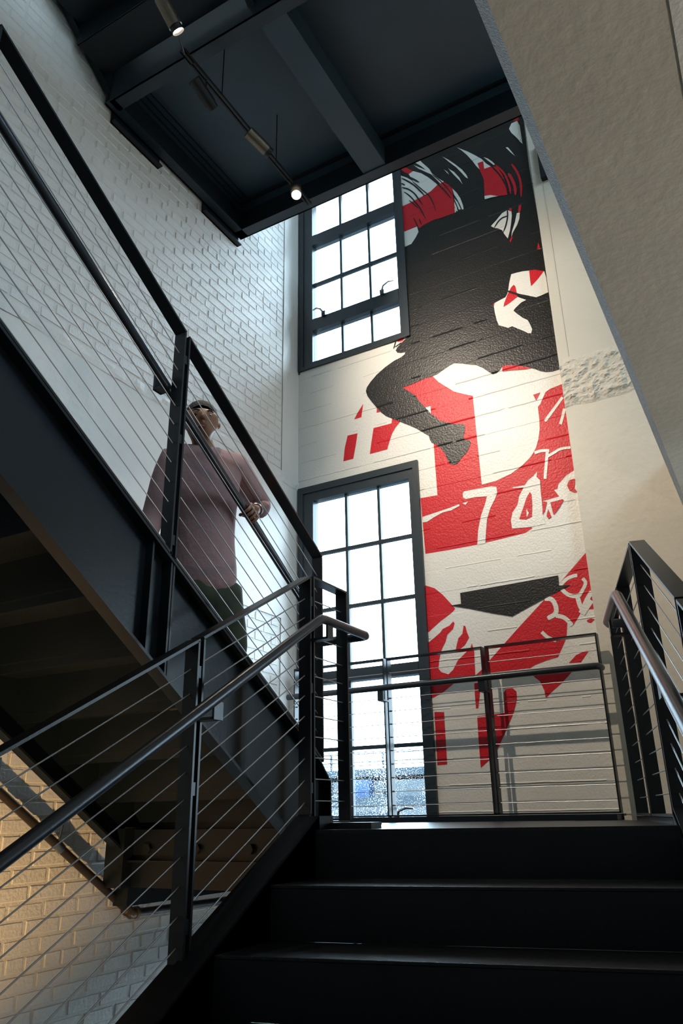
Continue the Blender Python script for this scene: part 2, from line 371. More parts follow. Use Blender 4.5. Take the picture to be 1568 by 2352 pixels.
# ------------------------------------------------------------------ windows
def window(n, z0, z1, gz0, gz1, bars, rails, wetrows, handles):
    root = bpy.data.objects.new('window_%d' % n, None); COL.objects.link(root); root.location = (LX0, YW, z0); tag(root, kind='structure')
    gx0, gx1 = -3.197, -2.288; mx = (-2.885, -2.578); y0, y1 = YW-.012, YW+.07
    fr = MB()
    fr.box((LX0, y0, z0), (gx0-.0, y1, z1)); fr.box((gx1, y0, z0), (LX1, y1, z1)); fr.box((gx0, y0, z0), (gx1, y1, gz0)); fr.box((gx0, y0, gz1), (gx1, y1, z1))
    # outer stop, a little proud, leaves the stepped profile seen on the frame
    fr.box((LX0, y0-.012, z0), (LX0+.05, y0, z1)); fr.box((LX1-.045, y0-.012, z0), (LX1, y0, z1)); fr.box((LX0+.05, y0-.012, z1-.06), (LX1-.045, y0, z1)); fr.box((LX0+.05, y0-.012, z0), (LX1-.045, y0, z0+.03))
    fr.build('window_frame', M['frame'], root)
    for a, b in rails: MB().box((gx0, y0-.006, a), (gx1, y1, b)).build('transom', M['frame'], root)
    edges = sorted([gz0, gz1]+[x for r in rails for x in r]+list(bars))
    for b in bars: MB().box((gx0, YW+.01, b-.0135), (gx1, YW+.045, b+.0135)).build('muntin', M['frame'], root)
    spans = []; cuts = [gz0]+sorted(list(bars)+[sum(r)/2 for r in rails])+[gz1]
    rr = {round(sum(r)/2, 4): r for r in rails}
    for i in range(len(cuts)-1):
        a, b = cuts[i], cuts[i+1]
        a2 = rr[round(a, 4)][1] if round(a, 4) in rr else (a if i == 0 else a+.0135)
        b2 = rr[round(b, 4)][0] if round(b, 4) in rr else (b if i == len(cuts)-2 else b-.0135)
        spans.append((a2, b2))
        for x in mx: MB().box((x-.012, YW+.012, a2), (x+.012, YW+.043, b2)).build('muntin', M['frame'], root)
        xs = [gx0, mx[0], mx[1], gx1]
        for k in range(3):
            xa = xs[k]+(0 if k == 0 else .012); xb = xs[k+1]-(0 if k == 2 else .012)
            MB().box((xa, YW+.026, a2), (xb, YW+.029, b2)).build('pane', M['wet_glass'] if i in wetrows else M['glass'], root)
    for (hx, hz, dx) in handles:
        h = MB().box((hx-.02, y0-.03, hz-.03), (hx+.02, y0, hz+.02)).build('handle', M['frame'], root)
        MB().tube([(hx, y0-.03, hz), (hx+dx*.2, y0-.05, hz+.035), (hx+dx*.6, y0-.055, hz+.055), (hx+dx, y0-.05, hz+.05)], [.011, .009, .008, .006], 8).build('lever', M['chrome'], h, smooth=True)
    return root
window(1, W1Z0, W1Z1, 3.93, 5.93, (4.82,), ((4.27, 4.40), (5.28, 5.40)), (), ((-3.06, 4.415, -.10), (-2.44, 4.415, .13)))
window(2, W2Z0, W2Z1, -.03, 2.53, (2.045, 1.552, .46), ((.955, 1.045),), (0,), ((-2.50, -.02, .14),))
window(3, W3Z0, W3Z1, -2.9, -.82, (-2.4, -1.35), ((-1.92, -1.83),), (), ())  # unseen lower window, added to bring daylight to the lower brick wall

# ------------------------------------------------------------------ mural on the window wall
mural = thing('mural', 'red, black and white painted mural on the concrete wall beside the windows', 'mural', (-1.6, YW, 2.9))
def zz(ox, oy, sc): return lambda *p: [(ox+a/sc, oy+b/sc) for a, b in p]
z1 = zz(900, 260, 4.9); z2 = zz(1060, 480, 6.533); z3 = zz(770, 760, 4.612); z4 = zz(1000, 800, 4.612)
z5 = zz(950, 1060, 3.92); z6 = zz(960, 1260, 3.733); z7 = zz(970, 1460, 3.824)
PAINT_N = [0]
def paint(name, m, pts, layer):
    PAINT_N[0] += 1; Y = YW-.0006-.0015*layer-.000012*PAINT_N[0]      # every coat has its own depth
    P = [at_y(x, y, YW) for x, y in pts]
    bm = bmesh.new(); vs = [bm.verts.new(V(p.x, Y, p.z)-mural.location) for p in P]
    f = bm.faces.new(vs); bm.normal_update()
    if f.normal.y > 0: f.normal_flip()
    ret = bmesh.ops.triangulate(bm, faces=[f])
    me = bpy.data.meshes.new(name); bm.to_mesh(me); bm.free(); me.materials.append(m)
    o = bpy.data.objects.new(name, me); COL.objects.link(o); o.parent = mural
def ribbon(name, m, pts, wpx, layer, t0=.3, t1=.15):
    pts = [Vector((a, b)) for a, b in pts]; L, R = [], []
    n = len(pts)
    # smooth the polyline
    for _ in range(2):
        q = [pts[0]]
        for i in range(len(pts)-1): q += [pts[i]*.75+pts[i+1]*.25, pts[i]*.25+pts[i+1]*.75]
        pts = q+[pts[-1]]
    n = len(pts)
    for i, p in enumerate(pts):
        d = pts[min(i+1, n-1)]-pts[max(i-1, 0)]; d = d.normalized() if d.length else Vector((1, 0)); nn = Vector((-d.y, d.x)); t = i/(n-1)
        ww = wpx/2*min(1, t0+t*4)*min(1, t1+(1-t)*3); L.append(p+nn*ww); R.append(p-nn*ww)
    paint(name, m, [tuple(a) for a in L+R[::-1]], layer)
B_, R_, W_ = M['m_black'], M['m_red'], M['m_white']
# big red field round the letters, then white letter bowl, then the black figure
paint('red_field', R_, z3((700,600),(1020,470),(1090,540),(1250,640),(1440,680))+z4((400,480),(1080,600),(1165,460),(1210,430),(1345,378),(1400,720),(1450,1100),(1470,1290),(1380,1350),(1300,1440),(1290,1490),(1255,1500),(1310,1570),(1130,1620))+z5((1165,480),(1060,580),(1065,605),(1000,645),(800,695),(570,750),(300,800),(105,832),(60,330),(213,303),(190,0))+z3((1040,1190),(900,800)), 0)
paint('white_letter_bowl', W_, z4((20,330),(100,390),(200,460),(320,490),(395,505),(430,860),(460,1150),(490,1445),(640,1405),(800,1330),(920,1240),(1000,1160),(1040,1100),(1065,1050),(1090,960),(1103,850),(1100,760),(1085,640),(1085,620),(1110,590),(1165,465),(1210,432),(1345,378),(1330,150),(700,140),(200,120),(20,280)), 1)
paint('black_figure', B_, [(905,370),(1195,215),(1215,385),(1256,617),(1287,800)]+z4((1315,225),(1240,250),(1170,255),(1110,245),(1060,225),(1020,215),(960,205),(870,185),(760,180),(710,190),(690,225),(650,265),(610,278),(560,250),(500,210),(430,180),(380,178),(290,165),(200,160),(150,185),(100,220),(30,270))+z3((1020,485),(960,500),(900,525),(800,570),(710,600),(790,650),(850,690),(900,760),(960,820),(1010,880),(1060,910),(1110,955),(1240,985),(1340,990),(1375,1010),(1370,1060),(1355,1120),(1370,1155),(1420,1160),(1435,1190),(1410,1250),(1390,1290),(1340,1340),(1295,1405),(1260,1418),(1215,1410),(1195,1380),(1160,1300),(1120,1245),(1060,1200),(1020,1185),(1000,1150),(990,1110),(940,1085),(870,1040),(780,1000),(690,965),(600,930),(540,905),(480,860),(430,805),(380,745),(340,690),(325,640),(335,600),(375,540),(440,465),(530,385),(620,320),(690,285),(735,250),(740,225),(700,235),(660,232),(640,210),(655,180),(690,140),(735,95),(790,40)), 2)
RP = lambda p, l=3: paint('red_patch', R_, p, l)
WP = lambda p, l=3: paint('white_patch', W_, p, l)
BR = lambda p, w, l=4: ribbon('black_stroke', B_, p, w, l)
RR = lambda p, w, l=4: ribbon('red_stroke', R_, p, w, l)
WR = lambda p, w, l=4, **k: ribbon('white_stroke', W_, p, w, l, **k)
WP(z1((90,700),(170,730),(240,770),(190,690),(240,655),(330,680),(400,720),(470,770),(525,800),(440,880),(385,918),(300,968),(220,1008),(100,1060)))
RP(z1((100,1060),(220,1005),(300,965),(385,915),(440,880),(540,795),(580,775),(640,810),(680,855),(690,960),(700,1020),(712,1125),(640,1150),(560,1180),(470,1205),(400,1240),(345,1270),(310,1300),(300,1285),(280,1275),(110,1348)))
WP(z1((110,1350),(285,1278),(300,1340),(270,1400),(220,1475),(120,1520)))
RP(z1((80,620),(150,612),(240,655),(190,688),(140,665)))
WP(z1((245,550),(310,525),(335,555),(420,630),(450,680),(520,735),(585,775),(545,795),(470,720),(400,655),(330,600)))
WP(z1((245,588),(330,622),(400,650),(450,695),(380,665),(300,628)))
for p, wd in (([(110,690),(230,740),(310,785)], 22), ([(110,735),(200,780),(270,830),(330,890),(375,940)], 18), ([(230,770),(310,840),(370,890),(420,930),(470,1020),(495,1110)], 13),
              ([(115,840),(190,860),(260,910),(300,970),(350,1040)], 17), ([(140,890),(210,940),(260,1000),(310,1060),(350,1130),(380,1195)], 15), ([(195,985),(250,1030),(300,1075)], 11),
              ([(400,700),(470,760),(540,820),(600,880),(670,965)], 17), ([(450,690),(540,760),(620,840),(690,940)], 11), ([(245,1185),(280,1250),(300,1300)], 11), ([(310,1195),(335,1260)], 11), ([(110,795),(150,815)], 14),
              ([(1110,590),(1200,680),(1260,760),(1300,850),(1315,925)], 20)):
    BR(z1(*p), wd/4.9)
WP(z1((680,850),(730,900),(770,960),(800,1040),(808,1085),(790,1088),(770,1040),(740,980),(700,920)))
WP(z1((700,960),(740,1005),(775,1085),(755,1090),(730,1030))); WP(z1((702,1000),(730,1060),(742,1108),(725,1105),(705,1050))); WP(z1((705,1065),(720,1085),(722,1120),(710,1120)))
WP(z1((565,490),(640,530),(720,585),(790,640),(840,700),(857,740),(830,725),(780,670),(720,610),(640,550))); WP(z1((630,622),(700,665),(760,730),(797,805),(760,760),(700,700))); WP(z1((585,635),(620,660),(648,695),(620,675)))
WP(z1((730,388),(850,435),(940,480),(1010,520),(1060,570),(1115,605),(1040,635),(990,640),(950,600),(910,545),(840,470),(780,420)))
WP(z1((1030,498),(1080,515),(1130,550),(1160,580),(1145,588),(1090,545)))
RP(z1((965,568),(1028,545),(1040,632),(1115,605),(1180,610),(1240,690),(1280,790),(1300,925),(1180,940),(1100,930),(1043,940),(1040,850),(1035,750),(1000,670)), 4)
RR(z1((1165,590),(1250,660),(1300,750),(1330,850),(1335,915)), 22/4.9); RR(z1((1310,680),(1360,760),(1390,850),(1390,930)), 34/4.9); RR(z1((1345,575),(1420,680),(1455,800),(1455,950)), 26/4.9)
BR(z1((1112,592),(1200,680),(1262,770),(1300,850),(1312,925)), 3.4, 5)
WP(z1((1043,938),(1110,928),(1195,940),(1120,955),(1047,975)), 5)
WP(z1((1115,1275),(1170,1215),(1240,1130),(1300,1095),(1345,1110),(1350,1160),(1340,1250),(1330,1320),(1305,1415),(1265,1365),(1240,1320),(1190,1300),(1150,1295)))
BR(z1((1300,1090),(1305,1170),(1285,1270),(1252,1350)), 16/4.9); BR(z1((1310,1160),(1220,1190),(1148,1300)), 15/4.9)
RP(z1((1320,1075),(1350,1075),(1345,1110),(1320,1105))); WP(z1((1405,1130),(1440,1120),(1435,1190),(1410,1260),(1360,1350),(1345,1400),(1350,1340),(1385,1230)))
RP(z1((1345,1395),(1360,1395),(1335,1460),(1325,1440))); RP(z1((1425,1050),(1458,1030),(1450,1090),(1440,1125),(1420,1125)))
WP(z1((1345,120),(1410,90),(1440,150),(1470,350),(1400,290),(1340,220),(1318,180))); RP(z1((1365,100),(1390,60),(1425,50),(1427,85)), 4); BR(z1((1345,235),(1400,285),(1440,330)), 2.5)
WP(z1((1280,390),(1305,387),(1350,440),(1388,488),(1340,450)))
WP(z2((745,985),(830,960),(920,940),(1015,930),(1240,940),(1270,1040),(1300,1255),(1200,1300),(1120,1330),(1000,1305),(900,1285),(830,1270),(840,1325),(970,1370),(900,1405),(850,1450),(800,1500),(780,1530),(800,1550),(850,1590),(920,1640),(990,1670),(1030,1740),(1060,1810),(1045,1870),(1000,1870),(920,1830),(840,1800),(760,1765),(700,1790),(650,1775),(560,1750),(530,1680),(500,1560),(485,1460),(490,1420),(600,1360),(660,1330),(690,1270),(705,1200),(715,1120)))
RP(z2((1015,930),(1100,918),(1235,940),(1130,1075),(1045,1165),(1030,1080)), 4); RP(z2((780,1145),(805,1160),(830,1270),(840,1325),(720,1420),(630,1478),(640,1420),(690,1290),(740,1190)), 4)
BR(z2((690,1240),(800,1275),(960,1330),(1110,1345)), 5, 5); RP(z2((1150,505),(1185,612),(1135,605))); RP(z2((470,1440),(500,1410),(485,1460)), 4)
# on the letters
WP(z3((955,815),(1010,800),(1015,880))); RP(z4((705,195),(760,178),(870,183),(1025,213),(940,228),(820,235),(710,250))); RP(z4((1035,495),(1110,470),(1065,555)))
WR(z4((1345,520),(1280,610),(1220,690),(1160,775)), 6.5, 1, t0=.8, t1=.7); WR(z4((1365,640),(1345,730),(1322,805)), 6.5, 1, t0=.8, t1=.8); WR(z4((1050,1110),(1120,1085),(1205,1085)), 6.5, 2, t0=1, t1=1); WR(z4((1185,1075),(1175,1200),(1165,1300),(1160,1385)), 7, 1, t0=1, t1=.7)
WR(z4((1190,1145),(1260,1105),(1320,1065),(1430,1052)), 6, 2, t0=1, t1=1)
WP(z5((440,290),(455,270),(560,250),(700,225),(745,230),(752,280),(735,330),(690,420),(660,520),(650,640),(645,735),(572,752),(580,620),(605,490),(640,390),(660,315),(560,320),(470,340),(445,325)), 1)
WP(z5((885,235),(1000,215),(1030,170),(1080,130),(1112,90),(1105,140),(1137,170),(1142,260),(1152,350),(1165,485),(1185,560),(1060,590),(885,605),(875,530),(890,460),(935,390),(950,310),(990,235),(895,242)), 1)
RP(z5((1045,275),(1062,300),(1068,400),(1065,500),(1010,525),(950,520),(985,420),(1015,330)), 2); WP(z5((1015,430),(1038,465),(1018,505)), 3)
RP(z5((1160,360),(1200,365),(1180,450),(1160,480)), 2); RP(z5((1230,370),(1340,340),(1350,350),(1310,420),(1260,485),(1245,430)), 2); RP(z5((1210,430),(1240,500),(1215,520),(1195,490)), 2)
RP(z5((1450,155),(1400,170),(1380,215),(1400,260),(1440,280),(1475,275),(1445,240),(1450,200)), 2)
WP(z5((80,500),(230,450),(320,420),(410,385),(412,400),(340,440),(260,460),(180,505),(120,545),(80,550)), 1); WP(z5((440,375),(490,362),(465,392)), 1)
RP(z3((295,775),(275,915),(200,938),(240,860)), 0); RP(z3((130,1110),(235,1085),(215,1220),(190,1355),(85,1382),(100,1240)), 0); RP(z3((440,815),(475,860),(437,868)), 0)
RP(z3((405,1030),(595,980),(600,925),(690,960),(640,1020),(600,1090),(570,1180),(550,1255),(365,1305),(385,1160)), 0)
BR(z3((640,115),(618,190)), 2.5, 1); BR(z3((700,125),(630,175)), 2.2, 1); RP(z3((650,105),(735,80),(710,112),(660,118)), 0)
# lower part
RP(z6((60,315),(140,340),(210,395),(270,460),(318,515),(300,540),(250,580),(190,625),(140,670),(75,730)), 0)
paint('black_bar', B_, z6((362,382),(1200,232),(1208,320),(1310,312),(1215,360),(1120,410),(960,495),(805,582),(640,555),(440,515),(275,490),(370,475)), 3)
paint('red_patch', R_, z6((85,810),(190,720),(210,690),(270,660),(300,625),(313,640),(300,690),(250,740),(235,800),(210,850),(195,890),(180,960),(175,1030),(200,1060),(260,1078),(300,1040),(340,960),(400,900),(450,850),(460,812),(480,880),(490,1080))+z7((465,345),(350,370),(265,430),(180,500),(75,555)), 0)
RP(z6((390,660),(405,665),(420,720),(438,765),(400,830),(350,870),(320,890),(330,830),(345,770),(380,730)), 0)
RP(z6((1450,20),(1490,300),(1500,440),(1510,520),(1440,520),(1400,540),(1360,610),(1330,655),(1280,600),(1275,700),(1270,770),(1230,860),(1200,930),(1100,960),(1000,1000),(955,1030))+z7((940,285),(600,325),(470,345),(530,290))+z6((620,950),(850,690),(1080,440),(1140,405),(1230,350),(1210,300)), 0)
RP(z7((960,345),(1320,310),(1230,410),(1140,490),(1083,550),(1070,480),(1030,400)), 0); RP(z7((1285,240),(1350,170),(1445,128),(1455,140),(1390,235)), 0)
k = 3.733
for p, wd in (([(1215,320),(1270,260),(1330,235),(1365,230)], 30), ([(1225,340),(1270,390),(1340,415),(1395,395)], 34), ([(1385,400),(1425,330),(1440,290),(1410,255)], 30), ([(1365,410),(1390,500),(1415,530)], 40), ([(1410,525),(1450,430),(1490,370)], 40), ([(1085,430),(1150,430),(1185,500),(1185,560),(1110,600)], 40), ([(1180,575),(1260,590),(1320,660)], 36), ([(1060,715),(1110,765),(1185,790)], 30), ([(1400,560),(1440,500),(1480,440)], 60)):
    WR(z6(*p), wd/k, 1, t0=.9, t1=.7)
RP(z6((1445,615),(1480,598),(1515,608),(1480,638),(1450,630)), 0)
RP(z7((105,670),(190,672),(217,1130),(132,1138)), 0); RP(z7((455,420),(520,405),(505,500),(490,640),(470,640),(460,520)), 0); RP(z7((480,710),(560,700),(590,1090),(512,1160),(495,950)), 0)
RP(z7((560,700),(720,680),(715,500),(740,465),(790,460),(825,490),(830,560),(800,680),(740,820),(650,1025),(590,1090)), 0)

# ------------------------------------------------------------------ flat-bar cable railings
PW, PT = .062, .010                        # flat bar width and thickness
def panel(root, O, h, wd, s0, s1, zt0, zt1, zb0, zb1, cables, dz0=.106, dz=.0897, bottom=True, ends=(True, True)):
    """one flat-bar frame: O is a point of the edge plane, h the horizontal run, wd the direction of the bar's width"""
    O, h, wd = Vector(O), Vector(h), Vector(wd)
    P = lambda s, z: Vector((O.x+h.x*s, O.y+h.y*s, z)) + wd*PW/2
    MB().bar(P(s0, zt0-PT/2), P(s1, zt1-PT/2), wd, PW, PT).build('top_rail', M['rail'], root)
    if bottom: MB().bar(P(s0, zb0+PT/2), P(s1, zb1+PT/2), wd, PW, PT).build('bottom_bar', M['rail'], root)
    for s, zt, zb, sg, e in ((s0, zt0, zb0, 1, ends[0]), (s1, zt1, zb1, -1, ends[1])):
        if e: MB().obox(P(s+sg*PT/2, (zt+zb)/2-PT/2), h*PT/2, wd*PW/2, (0, 0, (zt-zb)/2-PT/2)).build('post', M['rail'], root)
    sl = (zt1-zt0)/(s1-s0)
    for k in range(cables):
        a = P(s0-.012*0, zt0-dz0-k*dz); b = P(s1, zt1-dz0-k*dz)
        MB().tube([a, b], .0026, 6).build('cable', M['cable'], root, smooth=True)
        if s1-s0 > .2 and k % 1 == 0:
            MB().tube([a, a+(b-a).normalized()*.02], .0055, 6).build('cable_stop', M['cable'], root)
def bracket(root, post, rail, name='bracket'):
    post, rail = Vector(post), Vector(rail); c = Vector((rail.x, rail.y, rail.z-.07))
    m = MB(); m.bar(Vector((post.x, post.y, post.z)), Vector((c.x, c.y, post.z)), (0, 1, 0), .05, .010); m.bar(Vector((c.x, c.y, post.z-.005)), rail, (0, 1, 0), .05, .010); m.build(name, M['rail'], root)
XG = -1.83                                  # left railing of the lower flight
gl = thing('cable_railing', 'black cable railing with round handrail on the left of the foreground stair', 'railing', (XG, 2.98, -.02))
zl = lambda Y: 1.06-.5665*(2.97-Y)
for (a, b) in ((.60, 1.375), (1.392, 2.185), (2.205, 2.965)):
    panel(gl, (XG, 0, 0), (0, 1, 0), (-1, 0, 0), a, b, zl(a), zl(b), zl(a)-1.06, zl(b)-1.06, 11)
panel(gl, (XG, 0, 0), (0, 1, 0), (-1, 0, 0), 2.985, 3.31, 1.06, 1.06, -.035, -.035, 11)
for Yp in (1.3835, 2.195, 2.975):
    for t in (.12, .5, .9):
        zc = zl(Yp)-1.06*t
        MB().box((XG-PW+.004, Yp-.011, zc-.022), (XG-.004, Yp+.011, zc+.022)).build('spacer', M['rail'], gl)
zh = lambda Y: .828-.60*(2.913-Y)
hr = [(-1.745, .55, zh(.55)), (-1.745, 2.87, zh(2.87)), (-1.745, 2.905, .822), (-1.745, 2.945, .828), (-1.745, 3.33, .828), (-1.752, 3.352, .828), (-1.775, 3.36, .828), (-2.115, 3.36, .828)]
MB().tube(hr, .0215, 14).build('handrail', M['pipe'], gl, smooth=True)
bracket(gl, (-1.84, 2.195, zh(2.195)-.075), (-1.745, 2.195, zh(2.195)-.018)); bracket(gl, (-1.84, 2.985, .75), (-1.745, 2.985, .81))
# upper flight railing
XU = -2.06
gu = thing('cable_railing', 'black cable railing along the upper flight where the person climbs', 'railing', (XU, 3.46, .2))
zu = lambda Y: 2.078-.627*(Y-2.268)
for (a, b) in ((.0, 1.105), (1.125, 2.25), (2.27, 3.455)):
    panel(gu, (XU, 0, 0), (0, 1, 0), (-1, 0, 0), a, b, zu(a), zu(b), zu(a)-1.088, zu(b)-1.088, 11, .118, .0922)
for Yp in (1.115, 2.26):
    for t in (.13, .5, .93):
        zc = zu(Yp)-1.09*t; MB().box((XU-PW+.004, Yp-.011, zc-.022), (XU-.004, Yp+.011, zc+.022)).build('spacer', M['rail'], gu)
zuh = lambda Y: 2.208-.645*(Y-1.649)
MB().tube([(-2.155, -.1, zuh(-.1)), (-2.155, 3.36, zuh(3.36)), (-2.155, 3.40, 1.065), (-2.155, 3.43, 1.03), (-2.150, 3.43, .86), (-2.135, 3.43, .84)], .0215, 14).build('handrail', M['pipe'], gu, smooth=True)
for Yp in (1.115, 2.19): bracket(gu, (-2.06-PW, Yp, zuh(Yp)-.09), (-2.155, Yp, zuh(Yp)-.018))
# right railing of the lower flight: sloped part and level part
AR = math.radians(15.2); HR = V(-math.sin(AR), math.cos(AR), 0); NR = V(HR.y, -HR.x, 0); OR = V(-.441, 3.288, 0)
gr = thing('cable_railing', 'black cable railing with bent round handrail at the right picture edge', 'railing', (OR.x, OR.y, -.02))
tr_ = math.tan(math.radians(29.7))
panel(gr, OR, HR, NR, -.80, -.012, 1.06-.788*tr_, 1.06, -.788*tr_, 0, 11)
panel(gr, OR, HR, NR, -1.62, -.82, 1.06-1.608*tr_, 1.06-.808*tr_, -1.608*tr_, -.808*tr_, 11)
panel(gr, OR, HR, NR, .012, .70, 1.06, 1.06, -.03, -.03, 11)
panel(gr, OR, HR, NR, .725, 1.385, 1.06, 1.06, -.03, -.03, 11)
ph = lambda s, z, off=-.085: Vector((OR.x+HR.x*s, OR.y+HR.y*s, z))+NR*off
MB().tube([ph(-1.7, .828-1.655*tr_), ph(-.06, .815), ph(-.02, .828), ph(.03, .833), ph(.50, .833), ph(.535, .833, -.078), ph(.545, .833, -.055), ph(.545, .833, -.002)], .0215, 14).build('handrail', M['pipe'], gr, smooth=True)
for sq in (.40, -.81):
    z = .833 if sq > 0 else .828-.76*tr_
    m = MB(); a = ph(sq, z-.085, 0); b = ph(sq, z-.085); m.bar(a, b, HR, .05, .010); m.bar(b-V(0, 0, .005), ph(sq, z-.018), HR, .05, .010); m.build('bracket', M['rail'], gr)
# railing in front of the tall window
YG = 5.005
gw = thing('cable_railing', 'black cable railing along the landing in front of the tall window', 'railing', (-1.9, YG, -.02))
for (a, b) in ((-3.25, -2.475), (-2.455, -1.725), (-1.705, -.955)):
    panel(gw, (0, YG, 0), (1, 0, 0), (0, 1, 0), a, b, 1.055, 1.055, -.02, -.02, 11)
MB().tube([(-3.25, 4.92, .83), (-.975, 4.92, .83), (-.957, 4.925, .83), (-.95, 4.945, .83), (-.95, 5.0, .83)], .0215, 14).build('handrail', M['pipe'], gw, smooth=True)
for x in (-2.465, -1.715):
    m = MB(); m.bar((x, YG, .745), (x, 4.92, .745), (1, 0, 0), .045, .01); m.bar((x, 4.92, .74), (x, 4.92, .812), (1, 0, 0), .045, .01); m.build('bracket', M['rail'], gw)

# ------------------------------------------------------------------ lower flight
ZL, RISE = -.056, .1768
TA = math.radians(13.2); TE = V(math.cos(TA), math.sin(TA), 0); TN = V(-math.sin(TA), math.cos(TA), 0)   # tread edge, run direction
RUN = .303
st = thing('stair_flight', 'black steel stair flight in the foreground with three dark treads in view', 'stair', (-1.1, 1.5, -1.4))
XI = -1.735                                                     # inner face of the left stringer
P0 = V(XI, 2.838, 0)
def rightX(Pt):                                                 # where the line Pt + t*TE meets the right stringer plane
    q = OR+NR*(-.005); t = (q-Pt).dot(NR)/TE.dot(NR); return Pt+TE*t
for k in range(0, 13):
    A = P0+V(0, -RUN/math.cos(TA)*k, 0)
    zt = ZL-RISE*k
    Bp = rightX(A)
    if k > 0:
        A2 = A+V(0, (RUN+.0)/math.cos(TA), 0); B2 = rightX(A2)
        m = MB().prism([V(A.x, A.y, zt), V(Bp.x, Bp.y, zt), V(B2.x, B2.y, zt), V(A2.x, A2.y, zt)], (0, 0, -.012)); m.build('tread', M['tread'], st, bevel=.003)
    a, b = A+TN*.012, Bp+TN*.012
    MB().prism([V(A.x, A.y, zt-.012), V(Bp.x, Bp.y, zt-.012), V(Bp.x, Bp.y, zt-RISE), V(A.x, A.y, zt-RISE)], TN*.008).build('riser', M['steel'], st)
def channel(p, q, depth, out, fl, name, root, tw=.010, tf=.012, endv=True):
    """sloped channel: p, q are ends of the top edge in the plane; web there, flanges to the side 'out'"""
    p, q, out = Vector(p), Vector(q), Vector(out); d = V(0, 0, -depth)
    o = MB().prism([p, q, q+d, p+d], -out*tw).build(name, M['steel'], root)
    s0 = MB(); s0.prism([p, q, q+V(0, 0, -tf), p+V(0, 0, -tf)], out*fl); s0.prism([p+d, q+d, q+d+V(0, 0, tf), p+d+V(0, 0, tf)], out*fl); s0.build('flange', M['steel'], o)
    return o
zsl = lambda Y: -.021+.608*(Y-2.842)
# left stringer: web against the treads, flange under the railing
Y0, Y1 = -.9, 2.87
channel((XI, Y0, zsl(Y0)), (XI, Y1, zsl(Y1)), .36, (-1, 0, 0), .115, 'stringer', st, tw=-.0)
MB().prism([(XI, Y0, zsl(Y0)), (XI, Y1, zsl(Y1)), (XI, 2.98, zsl(Y1)), (XI, 2.98, -.36), (XI, Y1, zsl(Y1)-.36), (XI, Y0, zsl(Y0)-.36)], (-.010, 0, 0)).build('stringer_plate', M['steel'], st)
zsr = lambda s: -.005+tr_*min(s, -.012) if s < -.012 else -.012
a0, a1 = OR+HR*(-3.9), OR+HR*.02
m = MB().prism([V(a0.x, a0.y, zsr(-3.9)), V(a1.x, a1.y, -.012), V(a1.x, a1.y, -.40), V(a0.x, a0.y, zsr(-3.9)-.36)], NR*.010); ss = m.build('stringer', M['steel'], st)
MB().prism([V(a0.x, a0.y, zsr(-3.9)), V(a1.x, a1.y, -.012), V(a1.x, a1.y, -.024), V(a0.x, a0.y, zsr(-3.9)-.012)], NR*.085).build('flange', M['steel'], ss)
# ------------------------------------------------------------------ landing
ld = thing('stair_landing', 'black steel landing in front of the tall window', 'landing', (-1.9, 4.2, -.3))
A = P0; Bp = rightX(A); rb = OR+HR*1.40
MB().prism([V(A.x, A.y, ZL), V(Bp.x, Bp.y, ZL), V(rb.x, rb.y, ZL), V(-.95, 4.99, ZL), V(-3.25, 4.99, ZL), V(-3.25, 3.34, ZL), V(A.x, 3.34, ZL)], (0, 0, -.012)).build('floor_plate', M['tread'], ld)
c = MB(); c.box((-3.25, 4.992, -.36), (-.94, 5.002, -.022)); c.box((-3.25, 5.002, -.034), (-.94, 5.075, -.022)); c.box((-3.25, 5.002, -.36), (-.94, 5.06, -.348)); c.build('edge_channel', M['steel'], ld)
c = MB(); n0 = OR+HR*.03; c.prism([V(n0.x, n0.y, -.033), V(rb.x, rb.y, -.033), V(rb.x, rb.y, -.36), V(n0.x, n0.y, -.36)], NR*.010); c.prism([V(n0.x, n0.y, -.033), V(rb.x, rb.y, -.033), V(rb.x, rb.y, -.045), V(n0.x, n0.y, -.045)], NR*.085); c.build('edge_channel', M['steel'], ld)
c = MB(); c.box((-3.25, 3.322, -.337), (-1.90, 3.345, -.0575)); c.box((-3.25, 3.28, -.215), (-1.90, 3.325, -.205)); c.build('fascia_channel', M['steel'], ld)
for x in (-3.06, -2.73, -2.40): MB().tube([(x, 3.325, -.15), (x, 3.30, -.15)], .026, 6).build('bolt', M['steel'], ld)
MB().box((-3.30, 3.335, -.43), (-3.20, 4.98, -.337)).build('wall_beam', M['steel'], ld)
MB().box((-3.30, 3.25, -.337), (-3.17, 3.322, -.05)).build('end_bracket', M['steel'], ld)
MB().box((-3.345, 3.392, -.09), (-3.18, 3.402, .26)).build('closure_plate', M['steel'], ld)
MB().box((-1.725, 2.93, ZL+.0005), (-1.53, 3.02, ZL+.025)).build('anchor_plate', M['steel'], ld)
MB().box((-1.90, 2.98, -.046), (-1.72, 3.40, -.036)).build('anchor_plate', M['steel'], ld)
MB().box((-1.19, 4.85, ZL+.0005), (-.95, 4.98, ZL+.03)).build('anchor_plate', M['steel'], ld)
MB().box((-1.895, 2.975, -.337), (-1.735, 3.325, -.07)).build('landing_beam', M['steel'], ld)

